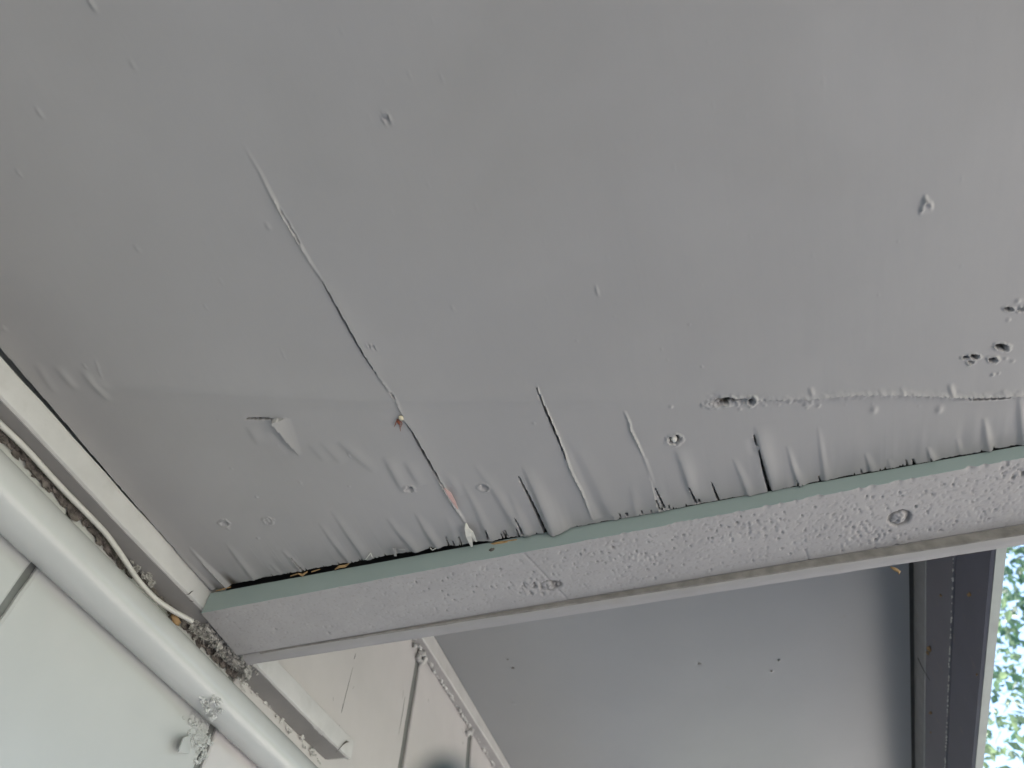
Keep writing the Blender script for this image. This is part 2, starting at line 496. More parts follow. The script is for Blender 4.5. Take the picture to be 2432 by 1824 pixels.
# long split in the face veneer
C1 = [(581, 345), (622, 415), (656, 480), (690, 538), (719, 588), (745, 634), (767, 666), (784, 699), (821, 766), (862, 838), (897, 890), (926, 926), (941, 946), (954, 981), (962, 998), (980, 1024), (997, 1056), (1026, 1108), (1056, 1159), (1080, 1199), (1096, 1223), (1108, 1246)]
ridge(C1[:8], .0016, .0014, .0014, 'both')
lip(C1[1:6], .0016, .004, -1)
slit(C1[2:5], .0007, .003)
lip(C1[5:12], .0032, .011, 1)
slit(C1[6:11], .0011, .006)
ridge(C1[10:14], .0015, .0018, .0016, 'both')
slit(C1[11:13], .0009, .004)
lip(C1[12:19], .0035, .012, 1)
lip(C1[14:22], .0012, .004, -1)
slit(C1[14:19], .0014, .007)
ridge(C1[17:22], .0032, .0022, .0016, 'both')
# lifted triangular flap
slit([(579, 994), (612, 994), (648, 993)], .0011, .006)
slit([(646, 994), (662, 1016), (684, 1046), (700, 1066)], .0009, .006, 'end')
r_ = poly_dist([(648, 994), (666, 1018), (686, 1047), (710, 1080)])
a_, b_, D_, S_, t_, by_ = r_
h0 = PX2M((648, 994)); h1_ = PX2M((690, 990)); hd_ = (h1_ - h0) / np.linalg.norm(h1_ - h0)
below = (hd_[0] * (YY[a_, b_] - h0[1]) - hd_[1] * (XX[a_, b_] - h0[0])) > 0
HH[a_, b_] += np.where((S_ > 0) & below, .0088 * (1 - t_) ** .7 * np.clip(1 - D_ / (.006 + .016 * (1 - t_)), 0, 1) ** 1.5, 0)
HH[a_, b_] -= np.where(S_ < 0, .0020 * np.sin(np.pi * t_) * np.exp(-D_ / .008), 0)
lip([(579, 994), (612, 995), (646, 994)], -.0012, .006, 1)
ridge([(640, 1020), (665, 1050), (695, 1078)], -.0016, .006, .004, 'both')
# second split
C2 = [(1272, 907), (1283, 935), (1297, 968), (1312, 1002), (1328, 1039), (1343, 1078), (1357, 1117), (1370, 1143), (1381, 1162), (1395, 1198), (1406, 1230)]
ridge(C2[:5], .0022, .0011, .0009, 'both'); ridge(C2[3:], .0030, .0014, .0010, 'both')
lip(C2[2:], .0022, .012, 1, 'start')
lip(C2[3:], .0016, .008, -1, 'start')
slit([(1274, 916), (1287, 950), (1299, 980), (1316, 1020), (1330, 1052), (1345, 1090)], .0010, .006)
ridge([(1330, 1015), (1375, 1110), (1425, 1218)], -.0020, .010, .008, 'start')
ridge([(1372, 1060), (1410, 1130), (1450, 1215)], .0020, .010, .018, 'start')
# third, thin and white
C3 = [(1482, 973), (1488, 986), (1495, 1002), (1498, 1019), (1511, 1044), (1521, 1066), (1531, 1089)]
ridge(C3, .0030, .0014, .0011, 'both')
ridge([(1531, 1089), (1544, 1124), (1556, 1158)], .0012, .002, .002, 'end')
slit([(1553, 1152), (1560, 1166), (1577, 1202)], .0011, .007, 'start')
slit([(1554, 1176), (1566, 1205)], .0008, .006, 'start')
lip([(1540, 1120), (1554, 1172), (1566, 1205)], .0025, .010, -1, 'start')
# black splits and the big folds by the beam
S5 = [(1229, 1124), (1238, 1144), (1251, 1168), (1272, 1209), (1286, 1238), (1299, 1265)]
slit(S5, .0019, .010, 'start'); ridge([(1234, 1106), (1262, 1165), (1306, 1265)], -.002, .004, .006, 'start')
ridge([(1243, 1104), (1272, 1165), (1318, 1266)], .0105, .0105, .019, 'start')
ridge([(1126, 1099), (1180, 1170), (1238, 1260)], .0048, .010, .012, 'start')
ridge([(1205, 1160), (1252, 1258)], .0022, .006, .008, 'start')
slit([(1220, 1222), (1230, 1238), (1242, 1262)], .0012, .008, 'start')
ridge([(1096, 1139), (1130, 1200), (1165, 1275)], .0035, .008, .009, 'start')
ridge([(1060, 1120), (1095, 1175)], .0014, .006, .007, 'both')
slit([(1152, 1252), (1160, 1276)], .0012, .008, 'start')
slit([(1199, 1256), (1205, 1270)], .0010, .008, 'start')
ridge([(987, 1215), (1010, 1255), (1040, 1298)], .0045, .007, .010, 'start')
ridge([(920, 1228), (950, 1265), (988, 1306)], .0048, .008, .012, 'start')
ridge([(1060, 1225), (1088, 1288)], .0024, .008, .010, 'start')
ridge([(788, 1212), (825, 1265), (866, 1322)], .0042, .006, .012, 'start')
ridge([(758, 1240), (790, 1285), (834, 1340)], .0032, .006, .010, 'start')
ridge([(668, 1305), (718, 1360)], .0026, .006, .008, 'start')
slit([(688, 1323), (704, 1342), (720, 1358)], .0010, .006, 'start')
ridge([(535, 1288), (570, 1335), (606, 1380)], .0034, .006, .010, 'start')
ridge([(640, 1340), (668, 1370)], .0016, .005, .006, 'start')
ridge([(446, 1296), (490, 1345), (542, 1398)], .0068, .0060, .0045, 'start')
lip([(446, 1296), (490, 1345), (542, 1398)], -.0015, .02, 1, 'start')
ridge([(410, 1300), (455, 1350), (503, 1404)], .0030, .005, .005, 'start')
for a_, b_, am in [((763, 1045), (815, 1100), .0015), ((806, 1046), (892, 1120), .0021), ((915, 1082), (964, 1172), .0030), ((965, 1094), (1000, 1152), .0024),
                   ((590, 1010), (618, 1056), .0014), ((735, 1050), (775, 1095), .0010)]:
    ridge([a_, ((a_[0] + b_[0]) / 2, (a_[1] + b_[1]) / 2), b_], am, .006, .010, 'both')
for a_, b_, am in [((88, 862), (130, 930), .0016), ((135, 870), (185, 925), .0021), ((195, 878), (262, 952), .0026), ((225, 890), (265, 930), .0008)]:
    ridge([a_, ((a_[0] + b_[0]) / 2, (a_[1] + b_[1]) / 2), b_], am, .006, .006, 'both')
# right-hand side
slit([(1634, 1150), (1642, 1168), (1653, 1192)], .0012, .007, 'start')
ridge([(1606, 1062), (1622, 1105), (1640, 1160), (1655, 1192)], .0040, .005, .011, 'both')
slit([(1688, 1142), (1696, 1162), (1705, 1184)], .0012, .007, 'start')
ridge([(1740, 1085), (1758, 1125), (1776, 1170)], .0048, .004, .008, 'start')
slit([(1789, 1030), (1798, 1060)], .0010, .005)
slit([(1800, 1062), (1805, 1080), (1814, 1118), (1827, 1163)], .0018, .009, 'start')
ridge([(1795, 1010), (1808, 1065), (1836, 1160)], .0058, .0035, .013, 'both')
ridge([(1780, 1040), (1792, 1080)], -.0015, .006, .004, 'both')
ridge([(1868, 1055), (1880, 1100), (1897, 1150)], .0050, .0035, .007, 'start')
ridge([(1942, 1010), (1951, 1080), (1960, 1137)], .0034, .004, .006, 'start')
ridge([(2054, 1075), (2068, 1116)], .0042, .003, .008, 'start')
ridge([(2108, 1088), (2114, 1106)], .002, .003, .005, 'start')
ridge([(2201, 1060), (2211, 1091)], .0045, .003, .006, 'start')
ridge([(2272, 1040), (2280, 1076)], .0026, .004, .006, 'start')
ridge([(2336, 990), (2342, 1030), (2348, 1066)], .0055, .006, .006, 'start')
ridge([(2420, 940), (2425, 1000), (2431, 1054)], .0065, .006, .010, 'start')
ridge([(1496, 1150), (1512, 1215)], .002, .006, .01, 'start')
for px in sorted(1440 + 980 * rng.random(17)):
    y0 = 1228 - (px - 1440) * .178
    q = rng.random()
    slit([(px - 2 - 3 * q, y0 - 5 - 10 * q ** 2), (px, y0 + 3)], .0007, .005, 'start')
# horizontal joint line with flaking filler
J = [(1913, 946), (1960, 941), (2007, 936), (2080, 935), (2165, 936), (2254, 941), (2330, 942), (2432, 938)]
ridge(J, .0020, .0016, .0040, 'none')
r_ = poly_dist([(1690, 942), (1800, 948)] + J)
a_, b_, D_, S_, t_, _ = r_
HH[a_, b_] += np.where(S_ > 0, .0030 * np.exp(-D_ / .008), 0) * np.clip(t_ * 5, 0, 1)
HH[a_, b_] += np.exp(-(D_ / .006) ** 2) * .0010 * fbm(XX[a_, b_] * 260, YY[a_, b_] * 260, 3)
slit([(2300, 948), (2350, 946), (2400, 944)], .0009, .005)
ridge([(2263, 952), (2330, 948), (2399, 946)], .0018, .0015, .0015, 'both')
ridge([(120, 905), (500, 930), (900, 945), (1300, 945), (1690, 944)], .0030, .016, .020, 'both')
pit((1712, 954), .006, .013, .0052, 0.0, 3)
slit([(1700, 946), (1735, 947), (1765, 949)], .0020, .008)
pit((1784, 951), .005, .0040, .0055, 0.2, 5)
pit((1752, 952), .002, .014, .004, 0.0, 6)
bump((1698, 958), .006, .0035)
bump((1706, 955), .0055, .0030)
for k in range(26):
    bump((1690 + rng.random() * 260, 958 + rng.normal() * 5), .0010 + .0014 * rng.random(), .0014 + .001 * rng.random())
for px in (1924, 2088, 2140, 2255, 2381):
    ridge([(px - 2, 918 + rng.normal() * 4), (px + 5, 942)], .0014, .0018, .0028 + .001 * rng.random(), 'both')
for px in (2075, 2230):
    bump((px, 972), .0030, .0040, 1.5)
# holes
for (p, d, rx, ry, ro) in [((2379, 824), .009, .0105, .0050, .55), ((2358, 853), .008, .0065, .0040, .6), ((2314, 846), .008, .0065, .0038, .5),
                           ((2293, 848), .005, .0055, .0030, .2), ((2304, 860), .004, .0045, .0028, .4), ((2395, 733), .006, .0060, .0028, .5), ((2426, 733), .004, .005, .003, -.6)]:
    pit(p, d * .8, rx * .72, ry * .72, ro, int(p[0]))
for (p, am, r) in [((2366, 848), .0040, .0022), ((2301, 864), .0045, .0020), ((2321, 848), .003, .0018), ((2408, 731), .0025, .0022), ((2393, 830), .003, .0022),
                   ((2416, 714), .003, .003), ((2422, 728), .003, .002), ((2357, 889), .004, .0018), ((2371, 886), .003, .0012), ((2388, 851), .002, .002), ((2404, 857), .002, .0022), ((2394, 759), .002, .002)]:
    bump(p, am, r)
# diamond flake
for a_, b_ in [((2186, 500), (2197, 473)), ((2197, 473), (2212, 489)), ((2212, 489), (2188, 499))]:
    ridge([a_, b_], .0020, .0012, .0012, 'none')
# blister with a torn rim
pit((1602, 1043), .009, .0072, .0062, 0, 9)
# screws: shallow dimples with raised rims
for px in sorted(1045 + 190 * rng.random(9)):
    y0 = 1293 - (px - 1045) * .145; q = rng.random()
    slit([(px - 4 - 5 * q, y0 - 8 - 14 * q), (px, y0 + 4)], .0008, .006, 'start')
for p, d in [((973, 1160), .0040), ((1149, 1156), .0025), ((638, 1237), .0012), ((533, 1243), .0020)]:
    pit(p, d, .0050, .0050, 0, int(p[1])); bump((p[0] - 6, p[1] - 2), .0022, .0022)
    bump((p[0] + 5, p[1] + 4), .0016, .0025)
bump((637, 1237), .0045, .0026); bump((641, 1240), .004, .0018); bump((1158, 1163), .0045, .0018); bump((1148, 1163), .003, .0012)
bump((540, 1253), .0025, .0026, 1.5)
# specks and runs in the paint
for p, am, r, ex in [((217, 7), .004, .0025, 2.0), ((316, 155), .0026, .0022, 1.4), ((95, 268), .003, .0022, 1.6), ((46, 411), .0025, .0015, 1.4), ((637, 536), .0035, .0024, 1),
                     ((327, 590), .0032, .0024, 1), ((525, 667), .0025, .0018, 1), ((204, 870), .003, .0017, 1), ((1076, 731), .003, .0016, 1), ((1418, 690), .0034, .0016, 3),
                     ((1637, 770), .002, .0012, 1), ((489, 728), .0025, .0012, 1), ((10, 780), .003, .003, 1), ((440, 178), .002, .0012, 1), ((610, 1180), .003, .0016, 1), ((613, 1278), .0025, .0022, 1),
                     ((830, 1154), .003, .0012, 1), ((675, 845), .002, .0012, 1.5), ((672, 835), .002, .001, 1), ((661, 1057), .002, .0012, 1), ((1268, 1004), .003, .0016, 1), ((1593, 964), .003, .0022, 1),
                     ((1667, 870), .002, .0012, 1), ((812, 72), .002, .0012, 1), ((1050, 187), .002, .001, 2), ((973, 178), .002, .001, 2), ((550, 1112), .002, .0016, 1), ((714, 1145), .0016, .002, 2)]:
    bump(p, am, r, ex)
ridge([(230, 856), (236, 880), (244, 898)], .0010, .0010, .0010, 'both')
ridge([(827, 1072), (834, 1086)], .0012, .0008, .0008, 'both')
pit((919, 282), .0020, .0030, .0030, 0, 2); bump((919, 281), .0018, .0010)
pit((884, 822), .0022, .0045, .0012, .6, 4)
for k in range(150):
    p = (rng.random() * 2432, rng.random() * 1000)
    bump(p, .0002 + .0011 * rng.random() ** 4, .0008 + .0008 * rng.random(), 1 + rng.random())
# general unevenness: slow waves, grain telegraphing through near the edge, and the sag of the free edge
HH += .0030 * fbm(XX * 3.0 + 3, YY * 2.2 + 1, 3)
HH += .00012 * fbm(XX * 60, YY * 9, 3)
edge_w = np.clip((YY - (yedge[:, None] - .09)) / .09, 0, 1) ** 2
sag = lerp(xs, [-.67, px_of((900, 1310)), px_of((1240, 1262)), px_of((1300, 1262)), px_of((1318, 1262)), px_of((1345, 1250)), px_of((1420, 1238)), .4],
           [-.002, -.002, .001, .003, .004, .002, .001, .001])
HH += edge_w * (sag[:, None] + .0024 * fbm(XX * 42, YY * 6, 3))
_lx = lerp(YY, [0, .259, .375, .484, .673, 1.2], [-.672, -.6685, -.664, -.662, -.657, -.657])
_dl = XX - _lx - .0012 * np.abs(fbm(YY * 60, XX * 0, 3))
HH = np.where(_dl < .0022, -.008, HH)
ZZ = H1 - HH
P3 = np.stack([XX, YY, ZZ], 2)
# turned-up torn edge of the sheet
last = P3[:, -1:, :].copy(); last[:, :, 2] += .0035; last[:, :, 1] += .0003
P3 = np.concatenate([P3, last], 1)
BARE = np.clip((-HH - .0024) / .0016, 0, 1)
BARE = np.concatenate([BARE, np.ones((len(xs), 1))], 1)
BARE[:, -2] = np.clip(BARE[:, -2] + .4, 0, 1)
cb = MB(); cb.grid(P3)
cb.box((-.668, -1.6, H1 + .013), (.62, .640, H1 + .022))
ceil = cb.obj('plywood_ceiling', MT['ceil'], smooth=True, auto=60,
              label='grey painted plywood ceiling with a long split and curling edge at the beam', cat='ceiling', group='painted ceilings')

_at = ceil.data.attributes.new('bare', 'FLOAT', 'POINT')
_at.data.foreach_set('value', np.concatenate([BARE.ravel(), np.ones(len(ceil.data.vertices) - BARE.size)]).astype(np.float32))

# forked splinter hanging at the foot of the long split
sp = MB()


def ribbon(pix, w, z_off, m):
    P = np.array([onz(p, H1 - zo) for p, zo in zip(pix, z_off)]); out = []
    for i, (c, ww) in enumerate(zip(P, w)):
        d = P[min(i + 1, len(P) - 1)] - P[max(0, i - 1)]; d /= np.linalg.norm(d)
        s_ = np.cross(d, [0, 0, 1]); s_ /= np.linalg.norm(s_)
        up = np.array([0, 0, .0006])
        out.append([c - s_ * ww, c + s_ * ww, c + s_ * ww + up, c - s_ * ww + up])
    m.sweep(out)


ribbon([(1107, 1243), (1109, 1256), (1113, 1274), (1118, 1290), (1121, 1299)], [.0006, .0028, .0034, .0024, .0013], [.003, .008, .011, .010, .008], sp)
ribbon([(1112, 1254), (1119, 1264), (1126, 1278), (1131, 1287)], [.0006, .0026, .0020, .0008], [.007, .010, .009, .007], sp)
sp.obj('splinter', MT['white_wood'], ceil)
sp = MB(); ribbon([(1056, 1160), (1066, 1172), (1078, 1192), (1088, 1210)], [.0004, .0028, .0020, .0004], [.0036, .0042, .0042, .003], sp)
sp.obj('veneer_strip', MT['pink_wood'], ceil, label='pinkish strip of bare veneer in the long split')
for pts, wd, m_, nm in [([(868, 1330), (874, 1322), (880, 1314)], .0005, 'white_wood', 'wood_fibre'), ([(880, 1314), (884, 1324)], .0005, 'white_wood', 'wood_fibre'),
                        ([(936, 1303), (938, 1316), (939, 1321)], .0018, 'ceil', 'paint_tatter'), ([(1022, 1302), (1027, 1307), (1035, 1303)], .0006, 'white_wood', 'wood_fibre'),
                        ([(945, 1306), (962, 1306)], .0008, 'ceil', 'paint_tatter')]:
    sp = MB(); ribbon(pts, [wd] * len(pts), [.004] * len(pts), sp); sp.obj(nm, MT[m_], ceil)
for pts, r in [([(796, 1352), (806, 1346), (820, 1344), (829, 1338)], [.001, .002, .002, .0006]), ([(708, 1362), (718, 1366), (730, 1358)], [.0008, .0020, .0008]), ([(512, 1404), (530, 1399), (548, 1394)], [.0006, .0012, .0006]),
               ([(740, 1358), (760, 1352)], [.0008, .0006]), ([(690, 1368), (706, 1363)], [.0006, .0009])]:
    sp = MB(); sp.tube([onz(p, H1 - .001) for p in pts], r, 6); sp.obj('bare_wood_sliver', MT['raw_wood'], ceil)
# pale plug in the blister
sp = MB(); sp.blob(onz((1601, 1042), H1 + .002), (.0036, .0052, .0035), seed=3, rough=.2, nu=10, nv=8)
sp.obj('filler_plug', MT['white_wood'], ceil, smooth=True)

# ------------------------------------------------------------------ beam
beam = thing('ceiling_beam', (A0[0], A0[1], .58), 'heavy grey timber beam with rough underside across the ceiling', 'beam')
zl, zr = .5865, .6015
B_nl = np.array([A0[0] + .001, 0, 0]); X0 = -.6555; X1 = .60
fr = lambda x: (x - (-.644)) / (.363 + .644)
zbot = lambda x: zl + (zr - zl) * np.clip(fr(x), -.1, 1.2)
f0 = onz((560, 1557), zl); f1 = onz((2432, 1244), zr)
fary = lambda x: f0[1] + (x - f0[0]) * (f1[1] - f0[1]) / (f1[0] - f0[0])
# rough underside as a fine relief, smooth near face
bx = np.arange(X0, X1, .0014); bv = np.linspace(0, 1, 90)
bX = np.repeat(bx[:, None], len(bv), 1)
ny = beam_y(bx) + .0005 * fbm(bx * 8, bx * 0, 2)
bY = ny[:, None] + (fary(bx) - ny)[:, None] * bv[None, :]
amt = .32 * np.clip((bX + .62) * 1.6, .40, 1) * np.clip(bv * 14, 0, 1)[None, :] * np.clip((1 - bv) * 9, .15, 1)[None, :]
n_a = fbm(bX * 300, bY * 230, 3); n_b = fbm(bX * 420 + 40, bY * 330, 3); n_c = fbm(bX * 14, bY * 40, 3)
mask = np.clip(.85 + .9 * n_c, 0.4, 1)
R_ = amt * mask * (-np.clip(n_a - .2, 0, 1) * .0070 + np.clip(n_b - .35, 0, 1) * .004)
R_ += .0010 * fbm(bX * 4, bY * 18, 3) * amt
zG = np.repeat(zbot(bx)[:, None], len(bv), 1)


def onbeam(p):
    q = onz(p, .59)
    for _ in range(3): q = onz(p, float(zbot(q[0])))
    return q


for p, dep, rr in [((2137, 1231), .006, .011), ((1303, 1392), .003, .009), ((1322, 1389), .0035, .005)]:
    c = onbeam(p); d = np.hypot(bX - c[0], bY - c[1]) + .002 * fbm(bX * 200, bY * 200, 3)
    R_ += -.0030 * np.exp(-((d - rr) / .0022) ** 2) * (dep / .006) + .0028 * np.exp(-(d / (rr * .55)) ** 2) * fbm(bX * 420, bY * 420, 2) * 2
    R_ -= dep * .4 * np.exp(-(((bX - c[0] - rr * .75) / .0025) ** 2 + ((bY - c[1]) / (rr * .8)) ** 2))
for p, n_, sx, sy in [((1260, 1395), 60, 30, 12), ((1512, 1320), 40, 30, 8), ((2080, 1275), 60, 45, 16), ((2410, 1115), 50, 20, 14), ((1800, 1255), 40, 60, 22), ((700, 1495), 8, 90, 20)]:
    for k in range(n_):
        c = onbeam((p[0] + rng.normal() * sx, p[1] + rng.normal() * sy)); s_ = .0009 + .0010 * rng.random()
        m = (np.abs(bX[:, 0] - c[0]) < .008)
        d2 = ((bX[m] - c[0]) / s_) ** 2 + ((bY[m] - c[1]) / (s_ * 1.6)) ** 2
        R_[m] += (.0007 if rng.random() < .6 else -.0015) * np.exp(-d2)
for k in range(900):
    x_ = X0 + .05 + (1.10) * rng.random() ** .75; i0 = int((x_ - X0) / .0014); v_ = .1 + .8 * rng.random(); j0 = int(v_ * 89)
    i1, i2, j1, j2 = max(i0 - 4, 0), i0 + 5, max(j0 - 6, 0), j0 + 7
    if i2 >= len(bx): continue
    ww_ = bY[i0, -1] - bY[i0, 0]
    d2 = ((bX[i1:i2, j1:j2] - x_) / (.0008 + .0006 * rng.random())) ** 2 + ((bY[i1:i2, j1:j2] - bY[i0, 0] - v_ * ww_) / (.0012 + .0016 * rng.random())) ** 2
    R_[i1:i2, j1:j2] -= (.0004 + .0017 * rng.random() ** 3) * (1 if x_ > -.35 else .5) * np.exp(-d2)
# a few knife-thin scarf lines across the face
for p, q in [((1240, 1310), (1352, 1428)), ((1912, 1305), (1922, 1335))]:
    a_ = onbeam(p); b_ = onbeam(q); d = b_ - a_
    t = np.clip(((bX - a_[0]) * d[0] + (bY - a_[1]) * d[1]) / (d[:2] @ d[:2]), 0, 1)
    dd = np.hypot(bX - a_[0] - t * d[0], bY - a_[1] - t * d[1])
    R_ -= .0010 * np.exp(-(dd / .0012) ** 2)
chp = np.clip(fbm(bx * 120, bx * 0 + 5, 4), 0, 1) * .0045 * np.clip((bx + .5) * 2, .2, 1)
zG = zG + chp[:, None] * np.exp(-bv / .03)[None, :]
bP = np.stack([bX, bY, zG - R_], 2)
bm = MB(); bm.grid(bP[:, ::-1]); ru = bm.obj('rough_underside', MT['rough'], beam, smooth=True)
BB = .55 * np.clip((-R_ - .0008) / .0010, 0, 1)[:, ::-1]
_at = ru.data.attributes.new('bare', 'FLOAT', 'POINT'); _at.data.foreach_set('value', BB.ravel().astype(np.float32))
tb = MB()
nz = np.linspace(0, 1, 8)
xb2 = bx
ny2 = np.interp(xb2, bx, ny); zb_ = zbot(xb2) + np.interp(xb2, bx, chp)
top = .70
P = np.zeros((len(xb2), 4, 3))
yf2 = fary(xb2)
P[:, 0] = np.stack([xb2, ny2 + .0004, zb_], 1); P[:, 1] = np.stack([xb2, ny2, zb_ + .0012], 1)
P[:, 2] = np.stack([xb2, ny2, np.full_like(xb2, H1 - .0008)], 1); P[:, 3] = np.stack([xb2, ny2 + .03, np.full_like(xb2, H1 - .0003)], 1)
tb.sweep(P, closed=False, caps=False)
hb = MB(); hb.hexa([(X0, beam_y(X0) + .026, H1 + .0004), (X1, beam_y(X1) + .026, H1 + .0004), (X1, fary(X1), H1 + .0004), (X0, fary(X0), H1 + .0004), (X0, beam_y(X0) + .026, top), (X1, beam_y(X1) + .026, top), (X1, fary(X1), top), (X0, fary(X0), top)])
hb.obj('hidden_timber', MT['dark'], beam)  # near-black colour supplies the shade inside the ceiling gap
tb.add([(X0, beam_y(X0), zbot(X0)), (X0, fary(X0), zbot(X0)), (X0, fary(X0), H1 - .001), (X0, beam_y(X0), H1 - .001)], [(0, 1, 2, 3)])
tb.add([(X1, beam_y(X1), zbot(X1)), (X1, fary(X1), zbot(X1)), (X1, fary(X1), H1 - .001), (X1, beam_y(X1), H1 - .001)], [(3, 2, 1, 0)])
tb.obj('smooth_face', MT['teal'], beam, label='smooth blue-green near face of the beam')
# lower rounded board along the far edge
e0 = onz((606, 1578), zl - .003); e1 = onz((2378, 1304), .584)
ezb = lambda x: zl - .0035 + (x - e0[0]) * (.5835 - zl + .0035) / (e1[0] - e0[0])
ey = lambda x: e0[1] + (x - e0[0]) * (e1[1] - e0[1]) / (e1[0] - e0[0])
rings = []
for x in np.arange(-.648, X1, .006):
    z0 = ezb(x) + .0006 * float(fbm(np.array([x * 30]), np.array([1.]), 3)[0]); y0 = fary(x) + .0015; y1 = ey(x); rd = min(.009, (y1 - y0) * .5)
    ring = [(x, y0, .70)]
    for k in range(6):
        a_ = math.pi / 2 * k / 5
        ring.append((x, y0 + rd * (1 - math.cos(a_)), z0 + rd * (1 - math.sin(a_))))
    ring += [(x, y1 - .002, z0), (x, y1, z0 + .002), (x, y1, .70)]
    rings.append(ring)
eb = MB(); eb.sweep(rings); eb.obj('edge_board', MT['edge'], beam, smooth=True, auto=40)
rings = []
for x in np.arange(-.62, X1, .0025):
    y0 = fary(x) + .0012; zt_ = float(zbot(x)) - .0006; z0 = float(ezb(x)) + .0035 + .0005 * float(fbm(np.array([x * 21]), np.array([3.]), 5)[0])
    z0 = min(z0, zt_ - .0006); q = .0006 + .0003 * float(vnoise(np.array([x * 190]), np.array([1.]))[0])
    rings.append([(x, y0 - q, z0 + .001), (x, y0 - q, zt_), (x, y0 + .002, zt_), (x, y0 + .004, z0)])
ds = MB(); ds.sweep(rings); ds.obj('dust_layer', MT['dustband'], beam)
rb = MB(); rb.box((-.655, .72, .701), (.47, .765, H2 - .002)); rb.obj('riser_board', MT['edge'], beam)
# dust and shavings on the boards
db = MB()
for k in range(70):
    x = -.1 + .5 * rng.random(); s_ = .0008 + .0014 * rng.random()
    db.blob((x, fary(x) + .003 + rng.random() * .004, ezb(x) + .006 + rng.random() * .006), (s_ * 2, s_, s_), seed=k, rough=.5, nu=6, nv=4)
db.obj('dust', MT['crust'], beam, kind='stuff')
for p, z, m_, s_ in [((1182, 1272), None, 'raw_wood', (.014, .0022)), ((1212, 1275), None, 'raw_wood', (.010, .0012))]:
    c = onz((p[0], p[1] + 2), H1 - .004); y = beam_y(c[0])
    wv = MB(); wv.blob((c[0], y - .0002, c[2]), (s_[0], .0006, s_[1]), seed=4, rough=.4, nu=12, nv=6); wv.obj('bare_wood_patch', MT[m_], beam, smooth=True, label='amber patch of bare wood at the ceiling joint')
c = onz((1162, 1293), .606); wv = MB(); wv.blob((c[0], beam_y(c[0]) - .0006, c[2]), (.0035, .0015, .0024), seed=8, rough=.5); wv.obj('dark_speck', MT['crust'], beam, smooth=True)
wv = MB(); q = onz((2125, 1348), .584)
wv.tube([q + np.array([-.004, 0, .002]), q + np.array([0, .001, -.002]), q + np.array([.003, .001, -.006]), q + np.array([.001, .001, -.010])], [.001, .0022, .0018, .0005], 6)
wv.obj('bark_shred', MT['raw_wood'], beam, smooth=True)
for p in [(486, 1434), (478, 1414)]:
    pass

# ------------------------------------------------------------------ higher ceiling beyond the beam
hx = np.arange(-.674, .51, .004); hy = np.concatenate([np.arange(.766, 2.7, .006), np.arange(2.7, 5.2, .1)])
hX, hY = np.meshgrid(hx, hy, indexing='ij')
hH = .0010 * fbm(hX * 2.4 + 8, hY * 2.4, 3) 
for p, am, r in [((1220, 1670), .003, .004), ((1660, 1578), -.003, .005), ((1850, 1568), .003, .003), ((1832, 1594), .003, .003), ((1218, 1585), -.003, .003), ((1205, 1565), .002, .003)]:
    c = onz(p, H2); hH += am * np.exp(-((hX - c[0]) ** 2 + (hY - c[1]) ** 2) / r ** 2)
xin = lambda y: .473 + (y - 1.454) * (.512 - .473) / (2.407 - 1.454)
hX = np.minimum(hX, xin(hY) - .017)
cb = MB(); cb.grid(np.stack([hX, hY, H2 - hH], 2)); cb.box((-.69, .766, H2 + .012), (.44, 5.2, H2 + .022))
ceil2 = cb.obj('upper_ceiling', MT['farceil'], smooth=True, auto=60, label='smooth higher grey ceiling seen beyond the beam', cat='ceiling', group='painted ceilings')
sb = MB()
for p, r in [((1661, 1577), .004), ((1850, 1568), .003), ((1832, 1594), .0028), ((1218, 1587), .004), ((1206, 1566), .0025)]:
    c = onz(p, H2 - .0015); sb.blob(c, (r, r * .7, .0012), seed=int(p[0]), rough=.5)
sb.obj('dirt_speck', MT['crust'], ceil2, kind='stuff')

# ------------------------------------------------------------------ fascia on the outer side
fas = thing('eave_fascia', (xin(2), 2, .8), 'dark backlit fascia boards closing the outer edge of the higher ceiling', 'fascia')
ys = np.concatenate([np.arange(.62, 2.7, .01), np.arange(2.8, 5.3, .25)])
nf = .0008 * fbm(ys * 12, ys * 0, 3)
zr_ = .917 + .0012 * fbm(ys * 9, ys * 0 + 7, 3)


def fsweep(name, prof, m, label=None):
    bb = MB(); bb.sweep([[(xin(y) + dx, y, z(y) if callable(z) else z) for dx, z in prof] for y in ys]); return bb.obj(name, m, fas, label=label)


zri = lambda y: float(np.interp(y, ys, zr_))
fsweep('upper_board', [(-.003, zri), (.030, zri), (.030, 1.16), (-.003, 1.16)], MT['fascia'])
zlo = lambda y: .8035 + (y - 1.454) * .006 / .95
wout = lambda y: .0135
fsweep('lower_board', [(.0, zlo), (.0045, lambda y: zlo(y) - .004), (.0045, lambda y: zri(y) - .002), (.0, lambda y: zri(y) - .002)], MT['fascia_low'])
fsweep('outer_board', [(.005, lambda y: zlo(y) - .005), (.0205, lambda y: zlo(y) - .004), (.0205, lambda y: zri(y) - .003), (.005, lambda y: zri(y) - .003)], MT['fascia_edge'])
MT['cove'] = mat('cove_grey', (0.22, 0.215, 0.215), 0.55, 0.1, 20, dirt=((.27, .23, .19), 25, .6, .8, .5))
fsweep('cove_strip', [(-.0055, 1.036), (-.0033, 1.034), (-.0033, 1.13), (-.0055, 1.13)], MT['cove'])
fsweep('gap_shade_strip', [(-.034, H2 + .0045), (-.006, H2 + .0045), (-.006, H2 + .009), (-.034, H2 + .009)], MT['dark'])  # added near-black strip that gives the ceiling gap its shade
fl = MB()
